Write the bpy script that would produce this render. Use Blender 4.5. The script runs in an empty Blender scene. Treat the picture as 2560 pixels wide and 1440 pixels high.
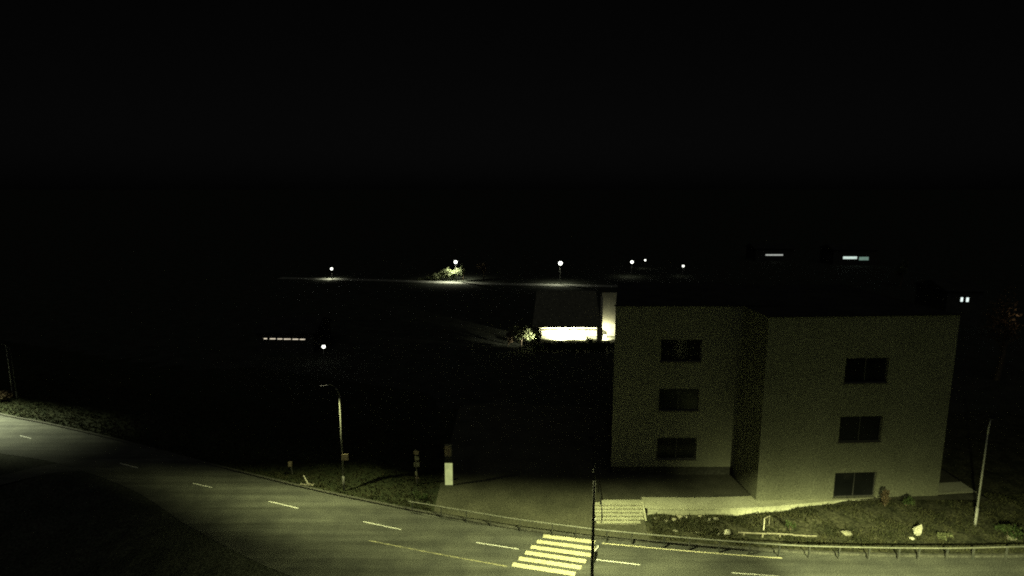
import bpy, math, random
from mathutils import Vector, Matrix
rnd = random.Random(7)
R = math.radians
scene = bpy.context.scene
col = scene.collection

# ------------------------------------------------------------------ camera
CAM_H, F, PITCH = 23.0, 1500.0, math.atan(1500.0 / 8980.0)
cam_d = bpy.data.cameras.new('camera')
cam_d.sensor_width = 36.0
cam_d.lens = F / 2560.0 * 36.0
cam_d.clip_end = 9000.0
cam = bpy.data.objects.new('camera', cam_d)
col.objects.link(cam)
cam.location = (0, 0, CAM_H)
cam.rotation_euler = (math.pi / 2 - PITCH, 0, 0)
scene.camera = cam

# ------------------------------------------------------------------ night sky
world = bpy.data.worlds.new('World')
scene.world = world
world.use_nodes = True
wn, wl = world.node_tree.nodes, world.node_tree.links
bg = next(n for n in wn if n.type == 'BACKGROUND')
sky = wn.new('ShaderNodeTexSky')
sky.sky_type = 'NISHITA'
sky.sun_disc = False
sky.sun_elevation = R(9.0)
sky.sun_rotation = R(180.0)
bw = wn.new('ShaderNodeRGBToBW')
wl.new(sky.outputs['Color'], bw.inputs['Color'])
wl.new(bw.outputs['Val'], bg.inputs['Color'])
bg.inputs['Strength'].default_value = 0.00036

# faint wide fill added to lift the unlit ground and walls
sun_d = bpy.data.lights.new('skyglow_fill', 'SUN')
sun_d.energy, sun_d.angle, sun_d.color = 0.06, R(60), (.97, 1.0, .88)
sun = bpy.data.objects.new('skyglow_fill', sun_d)
col.objects.link(sun)
sun.rotation_euler = (R(38), 0, R(-8))

scene.view_settings.view_transform = 'Standard'
scene.view_settings.look = 'None'
scene.view_settings.exposure = 0.0
scene.view_settings.gamma = 1.0
scene.view_settings.use_curve_mapping = False
scene.cycles.use_denoising = False
scene.cycles.filter_width = 1.9
scene.cycles.max_bounces = 5
scene.cycles.use_adaptive_sampling = False
scene.cycles.sample_clamp_indirect = 0.4

# lamp light: (colour, watts)
C_LAMP = (0.95, 1.0, 0.42)
C_WHITE = (0.98, 1.0, 0.74)
P_CROSS, P_MID, P_LEFT, P_RIGHT = 8400.0, 4200.0, 20000.0, 30000.0

# ------------------------------------------------------------------ helpers
cp, sp = math.cos(PITCH), math.sin(PITCH)


def ray(px, py):
    dx, dy = (px - 1280.0) / F, (720.0 - py) / F
    return Vector((dx, cp + dy * sp, -sp + dy * cp))


def G(px, py, z=0.0):
    d = ray(px, py)
    t = (z - CAM_H) / d.z
    return Vector((d.x * t, d.y * t, z))


def D(px, py, y):
    d = ray(px, py)
    t = y / d.y
    return Vector((d.x * t, y, CAM_H + d.z * t))


def PLN(px, py, o, n):
    d = ray(px, py)
    c = Vector((0, 0, CAM_H))
    t = (o - c).dot(n) / d.dot(n)
    return c + d * t


class MB:
    def __init__(self):
        self.v, self.f = [], []

    def face(self, pts):
        b = len(self.v)
        self.v += [tuple(p) for p in pts]
        self.f.append(tuple(range(b, b + len(pts))))

    def box(self, c, s, rz=0.0, tilt=None):
        b = len(self.v)
        m = Matrix.Rotation(rz, 3, 'Z')
        if tilt is not None:
            m = m @ tilt
        for i in (-1, 1):
            for j in (-1, 1):
                for k in (-1, 1):
                    p = m @ Vector((i * s[0] / 2, j * s[1] / 2, k * s[2] / 2))
                    self.v.append((c[0] + p.x, c[1] + p.y, c[2] + p.z))
        for q in ((0, 1, 3, 2), (4, 6, 7, 5), (0, 4, 5, 1), (2, 3, 7, 6), (0, 2, 6, 4), (1, 5, 7, 3)):
            self.f.append(tuple(b + i for i in q))

    def tube(self, pts, rad, n=8):
        pts = [Vector(p) for p in pts]
        if not isinstance(rad, (list, tuple)):
            rad = [rad] * len(pts)
        b = len(self.v)
        for i, p in enumerate(pts):
            t = (pts[min(i + 1, len(pts) - 1)] - pts[max(i - 1, 0)]).normalized()
            a = t.orthogonal().normalized() if abs(t.z) < .9 else Vector((1, 0, 0))
            a = (a - t * a.dot(t)).normalized()
            c = t.cross(a)
            for k in range(n):
                w = 2 * math.pi * k / n
                self.v.append(tuple(p + (a * math.cos(w) + c * math.sin(w)) * rad[i]))
        for i in range(len(pts) - 1):
            for k in range(n):
                k2 = (k + 1) % n
                self.f.append((b + i * n + k, b + i * n + k2, b + (i + 1) * n + k2, b + (i + 1) * n + k))
        self.f.append(tuple(b + k for k in reversed(range(n))))
        self.f.append(tuple(b + (len(pts) - 1) * n + k for k in range(n)))

    def ball(self, c, r, nu=10, nv=7, sq=(1, 1, 1)):
        b = len(self.v)
        for j in range(nv + 1):
            th = math.pi * j / nv
            for i in range(nu):
                ph = 2 * math.pi * i / nu
                self.v.append((c[0] + r * sq[0] * math.sin(th) * math.cos(ph), c[1] + r * sq[1] * math.sin(th) * math.sin(ph), c[2] + r * sq[2] * math.cos(th)))
        for j in range(nv):
            for i in range(nu):
                i2 = (i + 1) % nu
                self.f.append((b + j * nu + i, b + (j + 1) * nu + i, b + (j + 1) * nu + i2, b + j * nu + i2))

    def build(self, name, m, parent=None, smooth=False, loc=None):
        me = bpy.data.meshes.new(name)
        me.from_pydata(self.v, [], self.f)
        me.materials.append(m)
        me.update()
        if smooth:
            for p in me.polygons:
                p.use_smooth = True
        o = bpy.data.objects.new(name, me)
        col.objects.link(o)
        if parent is not None:
            o.parent = parent
            o.matrix_parent_inverse = Matrix.Translation(-world_loc(parent))
        return o


def world_loc(o):
    v = Vector(o.location)
    return v


def tag(o, label, cat, group=None):
    o['label'] = label
    o['category'] = cat
    if group:
        o['group'] = group
    return o


def thing(name, label, cat, loc=(0, 0, 0), group=None):
    o = bpy.data.objects.new(name, None)
    o.empty_display_size = .2
    col.objects.link(o)
    o.location = loc
    return tag(o, label, cat, group)


def struct(o, kind='structure'):
    o['kind'] = kind
    return o


def catmull(pts, step):
    out = []
    P = [Vector(p) for p in pts]
    for i in range(len(P) - 1):
        p0, p1, p2, p3 = P[max(i - 1, 0)], P[i], P[i + 1], P[min(i + 2, len(P) - 1)]
        n = max(2, int((p2 - p1).length / step))
        for k in range(n):
            t = k / n
            out.append(.5 * ((2 * p1) + (p2 - p0) * t + (2 * p0 - 5 * p1 + 4 * p2 - p3) * t * t + (3 * p1 - p0 - 3 * p2 + p3) * t ** 3))
    out.append(P[-1])
    return out


def interp(poly, x):
    if x <= poly[0].x:
        a, b = poly[0], poly[1]
    elif x >= poly[-1].x:
        a, b = poly[-2], poly[-1]
    else:
        for i in range(len(poly) - 1):
            if poly[i].x <= x <= poly[i + 1].x:
                a, b = poly[i], poly[i + 1]
                break
    t = (x - a.x) / (b.x - a.x)
    return a.y + (b.y - a.y) * t


def sm(t):
    t = max(0.0, min(1.0, t))
    return t * t * (3 - 2 * t)


# ------------------------------------------------------------------ materials
def mat(name, base, rough=.9, c2=None, scale=6.0, detail=6.0, contrast=(.35, .65), grain=0.0, grain_scale=14.0, spec=.2, bump=0.0, bump_scale=20.0, metal=0.0):
    m = bpy.data.materials.new(name)
    m.use_nodes = True
    nt = m.node_tree
    N, L = nt.nodes, nt.links
    b = next(n for n in N if n.type == 'BSDF_PRINCIPLED')
    b.inputs['Roughness'].default_value = rough
    b.inputs['Metallic'].default_value = metal
    b.inputs['Specular IOR Level'].default_value = spec
    b.inputs['Base Color'].default_value = (*base, 1)
    tc = N.new('ShaderNodeNewGeometry')
    if c2 is not None:
        no = N.new('ShaderNodeTexNoise')
        no.inputs['Scale'].default_value = scale
        no.inputs['Detail'].default_value = detail
        L.new(tc.outputs['Position'], no.inputs['Vector'])
        rp = N.new('ShaderNodeValToRGB')
        rp.color_ramp.elements[0].position, rp.color_ramp.elements[1].position = contrast
        rp.color_ramp.elements[0].color = (*base, 1)
        rp.color_ramp.elements[1].color = (*c2, 1)
        L.new(no.outputs['Fac'], rp.inputs['Fac'])
        last = rp.outputs['Color']
        if grain > 0:
            g = N.new('ShaderNodeTexNoise')
            g.inputs['Scale'].default_value = grain_scale
            g.inputs['Detail'].default_value = 3.0
            L.new(tc.outputs['Position'], g.inputs['Vector'])
            mr = N.new('ShaderNodeMapRange')
            mr.inputs['From Min'].default_value, mr.inputs['From Max'].default_value = .3, .7
            mr.inputs['To Min'].default_value, mr.inputs['To Max'].default_value = 1 - grain, 1 + grain
            L.new(g.outputs['Fac'], mr.inputs['Value'])
            mx = N.new('ShaderNodeMix')
            mx.data_type = 'RGBA'
            mx.blend_type = 'MULTIPLY'
            mx.inputs['Factor'].default_value = 1.0
            L.new(last, mx.inputs['A'])
            L.new(mr.outputs['Result'], mx.inputs['B'])
            last = mx.outputs['Result']
        L.new(last, b.inputs['Base Color'])
    if bump > 0:
        bn = N.new('ShaderNodeTexNoise')
        bn.inputs['Scale'].default_value = bump_scale
        bn.inputs['Detail'].default_value = 4.0
        L.new(tc.outputs['Position'], bn.inputs['Vector'])
        bp = N.new('ShaderNodeBump')
        bp.inputs['Strength'].default_value = bump
        bp.inputs['Distance'].default_value = .05
        L.new(bn.outputs['Fac'], bp.inputs['Height'])
        L.new(bp.outputs['Normal'], b.inputs['Normal'])
    return m


def glow(name, color, strength):
    m = bpy.data.materials.new(name)
    m.use_nodes = True
    b = next(n for n in m.node_tree.nodes if n.type == 'BSDF_PRINCIPLED')
    b.inputs['Base Color'].default_value = (.8, .8, .75, 1)
    b.inputs['Emission Color'].default_value = (*color, 1)
    b.inputs['Emission Strength'].default_value = strength
    # a mottled diffuser rather than one flat value
    N, L = m.node_tree.nodes, m.node_tree.links
    no = N.new('ShaderNodeTexNoise')
    no.inputs['Scale'].default_value = 3.0
    g = N.new('ShaderNodeNewGeometry')
    L.new(g.outputs['Position'], no.inputs['Vector'])
    mr = N.new('ShaderNodeMapRange')
    mr.inputs['To Min'].default_value, mr.inputs['To Max'].default_value = strength * .6, strength * 1.4
    L.new(no.outputs['Fac'], mr.inputs['Value'])
    L.new(mr.outputs['Result'], b.inputs['Emission Strength'])
    m.cycles.emission_sampling = 'NONE'
    return m


M = {}
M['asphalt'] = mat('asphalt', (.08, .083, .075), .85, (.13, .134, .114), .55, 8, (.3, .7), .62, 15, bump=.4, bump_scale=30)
_nt = M['asphalt'].node_tree
_b = next(n for n in _nt.nodes if n.type == 'BSDF_PRINCIPLED')
_src = _b.inputs['Base Color'].links[0].from_socket
_g = _nt.nodes.new('ShaderNodeNewGeometry')
_mp = _nt.nodes.new('ShaderNodeMapping')
_mp.inputs['Rotation'].default_value = (0, 0, R(20))
_mp.inputs['Scale'].default_value = (.09, 1.5, 1)
_n = _nt.nodes.new('ShaderNodeTexNoise')
_n.inputs['Scale'].default_value = 1.0
_n.inputs['Detail'].default_value = 5.0
_r = _nt.nodes.new('ShaderNodeMapRange')
_r.inputs['From Min'].default_value, _r.inputs['From Max'].default_value = .3, .7
_r.inputs['To Min'].default_value, _r.inputs['To Max'].default_value = .68, 1.3
_m = _nt.nodes.new('ShaderNodeMix')
_m.data_type, _m.blend_type = 'RGBA', 'MULTIPLY'
_m.inputs['Factor'].default_value = 1.0
_nt.links.new(_g.outputs['Position'], _mp.inputs['Vector'])
_nt.links.new(_mp.outputs['Vector'], _n.inputs['Vector'])
_nt.links.new(_n.outputs['Fac'], _r.inputs['Value'])
_nt.links.new(_src, _m.inputs['A'])
_nt.links.new(_r.outputs['Result'], _m.inputs['B'])
_nt.links.new(_m.outputs['Result'], _b.inputs['Base Color'])
M['old_asphalt'] = mat('old_asphalt', (.06, .06, .046), .9, (.10, .098, .075), .8, 8, (.3, .7), .6, 15, bump=.4, bump_scale=30)
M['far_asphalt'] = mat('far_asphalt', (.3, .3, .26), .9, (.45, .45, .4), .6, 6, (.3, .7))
M['paint_yellow'] = mat('paint_yellow', (.76, .72, .50), .7, (.56, .53, .36), 2.2, 8, (.45, .75), .3, 9)
M['paint_white'] = mat('paint_white', (.8, .8, .74), .6, (.62, .62, .56), 3.0, 8, (.5, .8), .2, 9)
M['paint_worn'] = mat('paint_worn', (.46, .44, .27), .7, (.16, .16, .12), 2.6, 9, (.42, .66), .3, 9)
M['kerb'] = mat('kerb_stone', (.07, .07, .06), .9, (.12, .12, .1), 2.0, 6, (.3, .7), .4, 9)
M['grass'] = mat('grass_ground', (.022, .03, .015), 1, (.045, .05, .026), .9, 8, (.3, .7), .7, 7, bump=.8, bump_scale=10)
M['dark_grass'] = mat('dark_grass', (.04, .045, .034), 1, (.075, .08, .062), .5, 8, (.3, .7), .8, 7, bump=.8, bump_scale=8)
M['soil'] = mat('soil', (.028, .031, .017), 1, (.078, .077, .048), 1.1, 9, (.34, .66), .75, 7, bump=1.0, bump_scale=8)
M['gravel'] = mat('gravel', (.075, .076, .054), 1, (.125, .124, .088), .5, 9, (.3, .7), .5, 13, bump=.9, bump_scale=12)
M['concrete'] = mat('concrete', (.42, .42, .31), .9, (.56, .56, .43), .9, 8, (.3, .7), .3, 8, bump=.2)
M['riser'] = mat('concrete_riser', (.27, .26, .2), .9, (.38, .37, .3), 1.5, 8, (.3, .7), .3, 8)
M['wall'] = mat('rendered_wall', (.145, .149, .11), .95, (.19, .194, .146), .3, 9, (.3, .7), .5, 15, bump=.25, bump_scale=14)
M['wall_dark'] = mat('dark_cladding', (.07, .067, .055), .8, (.1, .095, .08), 1, 6, (.3, .7), .4, 6)
M['dark_base'] = mat('dark_base', (.03, .03, .026), .9, (.05, .05, .043), .8, 7, (.3, .7), .5, 6)
M['roof'] = mat('roof_felt', (.035, .035, .034), .95, (.06, .06, .056), .6, 6, (.3, .7), .4, 6)
M['frame'] = mat('window_frame', (.05, .05, .05), .5, (.07, .07, .07), 3, 3)
M['glass'] = mat('window_glass', (.008, .009, .01), .12, (.012, .013, .014), .6, 2, spec=.08)
M['pole_grey'] = mat('painted_pole', (.15, .15, .14), .6, (.22, .22, .2), 2.5, 5, (.3, .7), .2, 9, spec=.3)
M['galv'] = mat('galvanised_steel', (.42, .42, .4), .5, (.55, .55, .52), 2.5, 5, (.3, .7), .15, 9, spec=.4)
M['rail'] = mat('guard_rail_steel', (.16, .165, .14), .55, (.24, .24, .2), 1.6, 6, (.3, .7), .3, 9, spec=.4)
M['rail_post'] = mat('weathered_post', (.05, .055, .05), .8, (.09, .09, .08), 3, 5)
M['dark_metal'] = mat('dark_metal', (.02, .02, .02), .6, (.035, .035, .033), 3, 4, spec=.3)
M['white_stone'] = mat('white_stone', (.42, .41, .33), .95, (.62, .6, .5), 2.5, 8, (.3, .7), .3, 9, bump=.5)
M['stone'] = mat('pale_stone', (.26, .25, .18), .95, (.44, .42, .31), 2.5, 8, (.3, .7), .3, 9, bump=.5)
M['grey_stone'] = mat('grey_stone', (.16, .155, .12), .95, (.3, .29, .22), 2.5, 8, (.3, .7), .4, 9, bump=.5)
M['timber'] = mat('weathered_timber', (.2, .19, .14), .9, (.32, .3, .23), 4, 8, (.3, .7), .4, 9)
M['plate_grey'] = mat('sign_back', (.12, .12, .11), .6, (.17, .17, .15), 4, 4)
M['plate_brown'] = mat('brown_plate', (.22, .18, .13), .8, (.32, .26, .19), 5, 6, (.3, .7), .4, 9)
M['plate_pale'] = mat('pale_plate', (.55, .52, .42), .7, (.75, .72, .6), 6, 6, (.3, .7), .3, 9)
M['bark'] = mat('bark', (.09, .07, .05), .95, (.16, .13, .09), 4, 8, (.3, .7), .4, 9)
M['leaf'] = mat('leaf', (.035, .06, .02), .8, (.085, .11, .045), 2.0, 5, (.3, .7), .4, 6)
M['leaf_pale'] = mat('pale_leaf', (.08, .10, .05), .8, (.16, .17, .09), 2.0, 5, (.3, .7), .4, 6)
M['leaf_lit'] = mat('lit_leaf', (.12, .14, .07), .8, (.22, .24, .13), 2.0, 5, (.3, .7), .4, 6)  # leaf colour lightened so that lamplit foliage reads brighter
M['leaf_brown'] = mat('brown_leaf', (.09, .065, .04), .8, (.15, .11, .07), 2.0, 5, (.3, .7), .4, 6)
M['blade'] = mat('grass_blade', (.03, .035, .016), .9, (.08, .078, .042), 1.2, 6, (.3, .7), .4, 6)
M['house_wall'] = mat('house_plaster', (.5, .48, .36), .9, (.62, .6, .46), .8, 6, (.3, .7), .2, 6)
M['far_wall'] = mat('far_plaster', (.06, .06, .055), .95, (.09, .09, .08), .5, 5, (.3, .7), .3, 3)
M['lens'] = glow('lamp_lens', (1, .97, .6), 2.0)
M['globe'] = glow('lamp_globe', (.97, 1.0, .88), 3.0)
M['globe_dim'] = glow('lamp_globe_dim', (.97, 1.0, .93), 1.4)
M['warm_win'] = glow('warm_window', (1.0, .88, .66), .8)
M['cold_win'] = glow('cold_window', (.8, 1.0, .9), .75)
M['cold_dim'] = glow('cold_window_dim', (.6, 1.0, .8), .2)
M['pair_win'] = glow('white_window', (.85, 1.0, .95), 1.1)
M['strip_win'] = glow('strip_window', (.95, 1.0, .92), .42)
M['sign_panel'] = glow('emissive_panel', (.8, .9, .34), .42)  # emission in the material gives the lower panel its brightness

# ------------------------------------------------------------------ ground
far_kerb_px = [(-420, 940), (-200, 990), (0, 1038), (120, 1062), (300, 1104), (480, 1152), (650, 1195), (780, 1226), (900, 1252), (1050, 1282), (1200, 1310), (1353, 1334), (1500, 1348), (1700, 1364), (1900, 1378), (2100, 1388), (2300, 1393), (2560, 1393), (2900, 1386), (3300, 1370)]
FK = catmull([G(x, y) for x, y in far_kerb_px], .6)
near_px = [(-420, 1085), (-200, 1112), (0, 1134), (150, 1160), (330, 1225), (480, 1320), (700, 1430), (900, 1480), (1100, 1510), (1265, 1510), (1480, 1530), (2000, 1560), (2560, 1580), (3300, 1570)]
NK = catmull([G(x, y) for x, y in near_px], .6)
X0, X1 = FK[0].x, FK[-1].x
kerb_y = lambda x: interp(FK, x)
near_y = lambda x: interp(NK, x)


def spaced(a, b, st):
    n = int(round((b - a) / st))
    return [a + (b - a) * i / n for i in range(n + 1)]


def terrain_z(x, y):
    z = -.02
    s = near_y(max(-75, min(45, x))) - y
    if s > 2.5:                                  # the near side drops away below the road
        z -= 3.2 * sm((s - 2.5) / 14.0)
    return z


xs = [-6000, -3000, -1500, -700, -350, -200, -130] + spaced(-100, 70, 2.0) + [100, 160, 300, 600, 1500, 3000, 6000]
ys = [-400, -200, -100, -50, -20] + spaced(0, 110, 2.0) + [130, 160, 200, 260, 350, 500, 900, 1800, 3500, 7000]
mb = MB()
for y in ys:
    for x in xs:
        mb.v.append((x, y, terrain_z(x, y)))
n = len(xs)
for j in range(len(ys) - 1):
    for i in range(n - 1):
        mb.f.append((j * n + i, j * n + i + 1, (j + 1) * n + i + 1, (j + 1) * n + i))
struct(mb.build('ground', M['dark_grass']))

# road sheet
mb = MB()
cols = spaced(X0, X1, .8)
for x in cols:
    a, b = kerb_y(x), near_y(x)
    for t in (0, .2, .4, .6, .8, 1):
        mb.v.append((x, b + (a - b) * t, 0.0))
for i in range(len(cols) - 1):
    for j in range(5):
        q = i * 6 + j
        mb.f.append((q, q + 6, q + 7, q + 1))
road = struct(mb.build('road', M['asphalt']))


def ribbon(pts, w, z):
    m = MB()
    P = [Vector((p.x, p.y, z)) for p in pts]
    for i, p in enumerate(P):
        t = (P[min(i + 1, len(P) - 1)] - P[max(i - 1, 0)]).normalized()
        nrm = Vector((-t.y, t.x, 0)) * w / 2
        m.v += [tuple(p - nrm), tuple(p + nrm)]
    for i in range(len(P) - 1):
        m.f.append((2 * i, 2 * i + 2, 2 * i + 3, 2 * i + 1))
    return m


for a, b in (((50, 1089), (78, 1096)), ((300, 1158), (345, 1170)), ((482, 1208), (530, 1219)), ((672, 1253), (746, 1271)), ((908, 1304), (1003, 1324)), ((1190, 1356), (1297, 1373)), ((1488, 1399), (1600, 1412)), ((1830, 1432), (1950, 1441))):
    w = .10 if a[0] > 400 else .09
    ribbon([G(*a), (G(*a) + G(*b)) / 2, G(*b)], w, .004).build('lane_dash', M['paint_white'], road)
ribbon(catmull([G(920, 1351), G(1100, 1386), G(1268, 1416)], .4), .10, .004).build('edge_line', M['paint_worn'], road)
ribbon(catmull([G(1504, 1358), G(1700, 1376), G(1890, 1391), G(1955, 1395)], .4), .11, .004).build('edge_line', M['paint_yellow'], road)
LEFT = [(1358, 1340), (1342, 1353.5), (1327, 1367), (1313, 1381), (1297, 1396), (1281, 1411)]
RIGHT = [(1488, 1355.5), (1487, 1372), (1477, 1388), (1465, 1403.5), (1453, 1419), (1438, 1435)]
for (lx, ly), (rx, ry) in zip(LEFT, RIGHT):
    ribbon([G(lx, ly), (G(lx, ly) + G(rx, ry)) / 2, G(rx, ry)], .40, .0045).build('crossing_stripe', M['paint_yellow'], road)

# kerbs
def kerb(poly, side, name):
    m = MB()
    P = [p for p in poly]
    for i, p in enumerate(P):
        t = (P[min(i + 1, len(P) - 1)] - P[max(i - 1, 0)]).normalized()
        nn = Vector((-t.y, t.x, 0)) * side
        for off, z in ((0, -.02), (0, .115), (.02, .13), (.2, .13), (.2, -.02)):
            q = p + nn * off
            m.v.append((q.x, q.y, z))
    for i in range(len(P) - 1):
        for k in range(4):
            m.f.append((i * 5 + k, (i + 1) * 5 + k, (i + 1) * 5 + k + 1, i * 5 + k + 1))
    return struct(m.build(name, M['kerb']))


kerb(FK, 1, 'kerb')

# side road at the near left
sr = [G(-300, 1262), G(-60, 1215), G(60, 1186), G(150, 1168), G(240, 1162)]
struct(ribbon(catmull(sr, .8), 2.0, -.012).build('side_road', M['asphalt']))

# far verge in three grounds that meet edge to edge
TERR = 1.0
st_l, st_r = G(1490, 1309, .13), G(1613, 1313, .13)
ST_X0, ST_X1 = st_l.x, st_r.x
ST_Y0 = (st_l.y + st_r.y) / 2
ST_Y1 = G(1555, 1261, TERR).y
edge_px = [(1619, 1270), (1750, 1271), (1900, 1267), (2000, 1259), (2100, 1250), (2200, 1242), (2300, 1237), (2440, 1229)]
TE = catmull([G(x, y, TERR) for x, y in edge_px], .6)
te_y = lambda x: interp(TE, x)


def hum(x, y):
    return .05 * math.sin(x * 1.7 + y * .9) + .04 * math.sin(x * .63 - y * 2.1) + .03 * math.sin(3.1 * x + 2.3 * y)


def verge_z(x, s):
    y = kerb_y(x) + s
    base = .11
    edge = sm(s / 1.0)
    if x > ST_X1 - .1:                            # rocky slope up to the terrace wall
        foot = .50 + .33 * sm((x - 15) / 9)
        S = max(1.5, te_y(min(x, TE[-1].x)) - kerb_y(x))
        z = base + (foot - base) * sm((s - .5) / (S - .6)) + hum(x, y) * edge
        if x < ST_X1 + .4:
            z = min(z, .4)
        return z
    if x > -6.5:                                    # yard, rising towards the back
        return base + .75 * sm((s - 2.0) / 8.0) * sm((x + 7) / 8) + .25 * hum(x, y) * edge
    z = base + hum(x, y) * .8 * edge
    z += .9 * sm((s - .8) / 3.0) * sm((s + 0) / 5.0) * sm((-7 - x) / 5) * sm((x + 40) / 12)
    return z


def verge(name, m, a, b):
    c = spaced(a, b, .5)
    rows = [.2, .35, .6, .9] + spaced(1.2, 7.2, .3) + [8, 9, 10, 12, 14, 17, 21, 26]
    k = MB()
    for x in c:
        for s in rows:
            z = verge_z(x, s)
            if s > 12:
                z = z + (-.1 - z) * sm((s - 12) / 14)
            k.v.append((x, kerb_y(x) + s, z))
    h = len(rows)
    for i in range(len(c) - 1):
        for j in range(h - 1):
            q = i * h + j
            k.f.append((q, q + h, q + h + 1, q + 1))
    return struct(k.build(name, m, smooth=True))


verge('grass_verge', M['grass'], X0, -5.6)
verge('gravel_yard', M['gravel'], -5.6, ST_X1 - .05)
verge('soil_slope', M['soil'], ST_X1 - .05, X1)

# terrace slab, forecourt in front of the recessed wing
RW_A = G(1890, 1252, TERR)
LW_Y = 43.6
LW_X0 = D(1527, 1178, LW_Y).x
TX1 = TE[-1].x
FORE_Y = RW_A.y + .15
mb = MB()
tx = [ST_X0 - .02, ST_X1 + .12]
cols = spaced(ST_X1 + .13, TX1, .5)
path_l = [(G(1490, 1262, TERR).x), FORE_Y]
mb.face([(ST_X0, ST_Y1, TERR), (ST_X1 + .13, ST_Y1, TERR), (ST_X1 + .13, FORE_Y, TERR), (G(1505, 1240, TERR).x, FORE_Y, TERR)])
for a, b in zip(cols[:-1], cols[1:]):
    mb.face([(a, te_y(a), TERR), (b, te_y(b), TERR), (b, max(FORE_Y, te_y(b)+1.5), TERR), (a, max(FORE_Y, te_y(a)+1.5), TERR)])
mb.face([(ST_X0, ST_Y1, TERR), (G(1505, 1240, TERR).x, FORE_Y, TERR), (G(1505, 1240, TERR).x, FORE_Y, -.1), (ST_X0, ST_Y1, -.1)])
struct(mb.build('terrace', M['concrete']))
mb = MB()
mb.face([(G(1505, 1240, TERR).x, FORE_Y, TERR - .006), (TX1, FORE_Y, TERR - .006), (TX1, LW_Y + 6, TERR - .006), (G(1512, 1190, TERR).x, LW_Y + 6, TERR - .006)])
mb.face([(G(1505, 1240, TERR).x, FORE_Y, TERR - .006), (G(1512, 1190, TERR).x, LW_Y + 6, TERR - .006), (G(1512, 1190, TERR).x, LW_Y + 6, -.1), (G(1505, 1240, TERR).x, FORE_Y, -.1)])
struct(mb.build('forecourt', M['old_asphalt']))

# ------------------------------------------------------------------ retaining wall
rw = thing('retaining_wall', 'low pale concrete retaining wall along the terrace front, right of the stairs', 'wall', (TE[0].x, TE[0].y, .2))
body, cop = MB(), MB()
for a, b in zip(TE[:-1], TE[1:]):
    body.face([(a.x, a.y - .03, .0), (b.x, b.y - .03, .0), (b.x, b.y - .03, .93), (a.x, a.y - .03, .93)])
    for y0, y1, z0, z1 in ((-.07, .22, .93, 1.015),):
        cop.face([(a.x, a.y + y0, z0), (b.x, b.y + y0, z0), (b.x, b.y + y0, z1), (a.x, a.y + y0, z1)])
        cop.face([(a.x, a.y + y0, z1), (b.x, b.y + y0, z1), (b.x, b.y + y1, z1), (a.x, a.y + y1, z1)])
        cop.face([(a.x, a.y + y1, z1), (b.x, b.y + y1, z1), (b.x, b.y + y1, z0 + .05), (a.x, a.y + y1, z0 + .05)])
        cop.face([(a.x, a.y + y0, z0), (a.x, a.y - .03, z0), (b.x, b.y - .03, z0), (b.x, b.y + y0, z0)])
body.build('wall_face', M['concrete'], rw)
cop.build('coping', M['concrete'], rw)

# ------------------------------------------------------------------ stairs
sx = (ST_X0 + ST_X1) / 2
stairs = thing('staircase', 'wide pale concrete stairs of six steps up from the crossing to the terrace', 'stairs', (sx, ST_Y0, .11))
NS = 6
run, rise = (ST_Y1 - ST_Y0) / (NS - 1), (TERR - .11) / NS
for k in range(NS):
    s_ = MB()
    y0 = ST_Y0 + run * k
    top = .11 + rise * (k + 1)
    yb = ST_Y0 + run * (k + 1) + (.06 if k < NS - 1 else -run * .02)
    if k == NS - 1:
        yb = ST_Y1 + .25
        top += .012
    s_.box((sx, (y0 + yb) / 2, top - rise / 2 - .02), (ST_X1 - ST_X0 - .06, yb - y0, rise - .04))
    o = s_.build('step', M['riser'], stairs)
    t_ = MB()
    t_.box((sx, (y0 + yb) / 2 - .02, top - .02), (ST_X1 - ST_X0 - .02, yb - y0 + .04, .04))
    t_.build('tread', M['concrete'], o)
w_ = MB()
# flank wall on the right, stepped down to the street
w_.v += [(ST_X1, ST_Y0 - .05, 0), (ST_X1 + .12, ST_Y0 - .05, 0), (ST_X1, ST_Y0 - .05, .42), (ST_X1 + .12, ST_Y0 - .05, .42),
         (ST_X1, ST_Y1 + .1, 0), (ST_X1 + .12, ST_Y1 + .1, 0), (ST_X1, ST_Y1 + .1, 1.16), (ST_X1 + .12, ST_Y1 + .1, 1.16)]
w_.f += [(0, 1, 3, 2), (1, 5, 7, 3), (5, 4, 6, 7), (4, 0, 2, 6), (2, 3, 7, 6)]
w_.build('flank_wall', M['concrete'], stairs)
hx = G(1506, 1300, .5).x
h_ = MB()
rail_path = [(hx - .05, ST_Y0 - .05, 1.0), (hx, ST_Y1, 1.9), (hx + .15, ST_Y1 + 2.2, 1.95)]
h_.tube(rail_path, .03, 6)
hr = h_.build('handrail', M['dark_metal'], stairs)
for (x, y, z, zb) in ((hx - .05, ST_Y0 + .0, 1.02, .3), (hx, ST_Y1, 1.9, 1.0), (hx + .15, ST_Y1 + 2.1, 1.94, 1.0)):
    p_ = MB()
    p_.tube([(x, y, zb - .05), (x, y, z)], .03, 6)
    p_.build('baluster', M['dark_metal'], hr)

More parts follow.
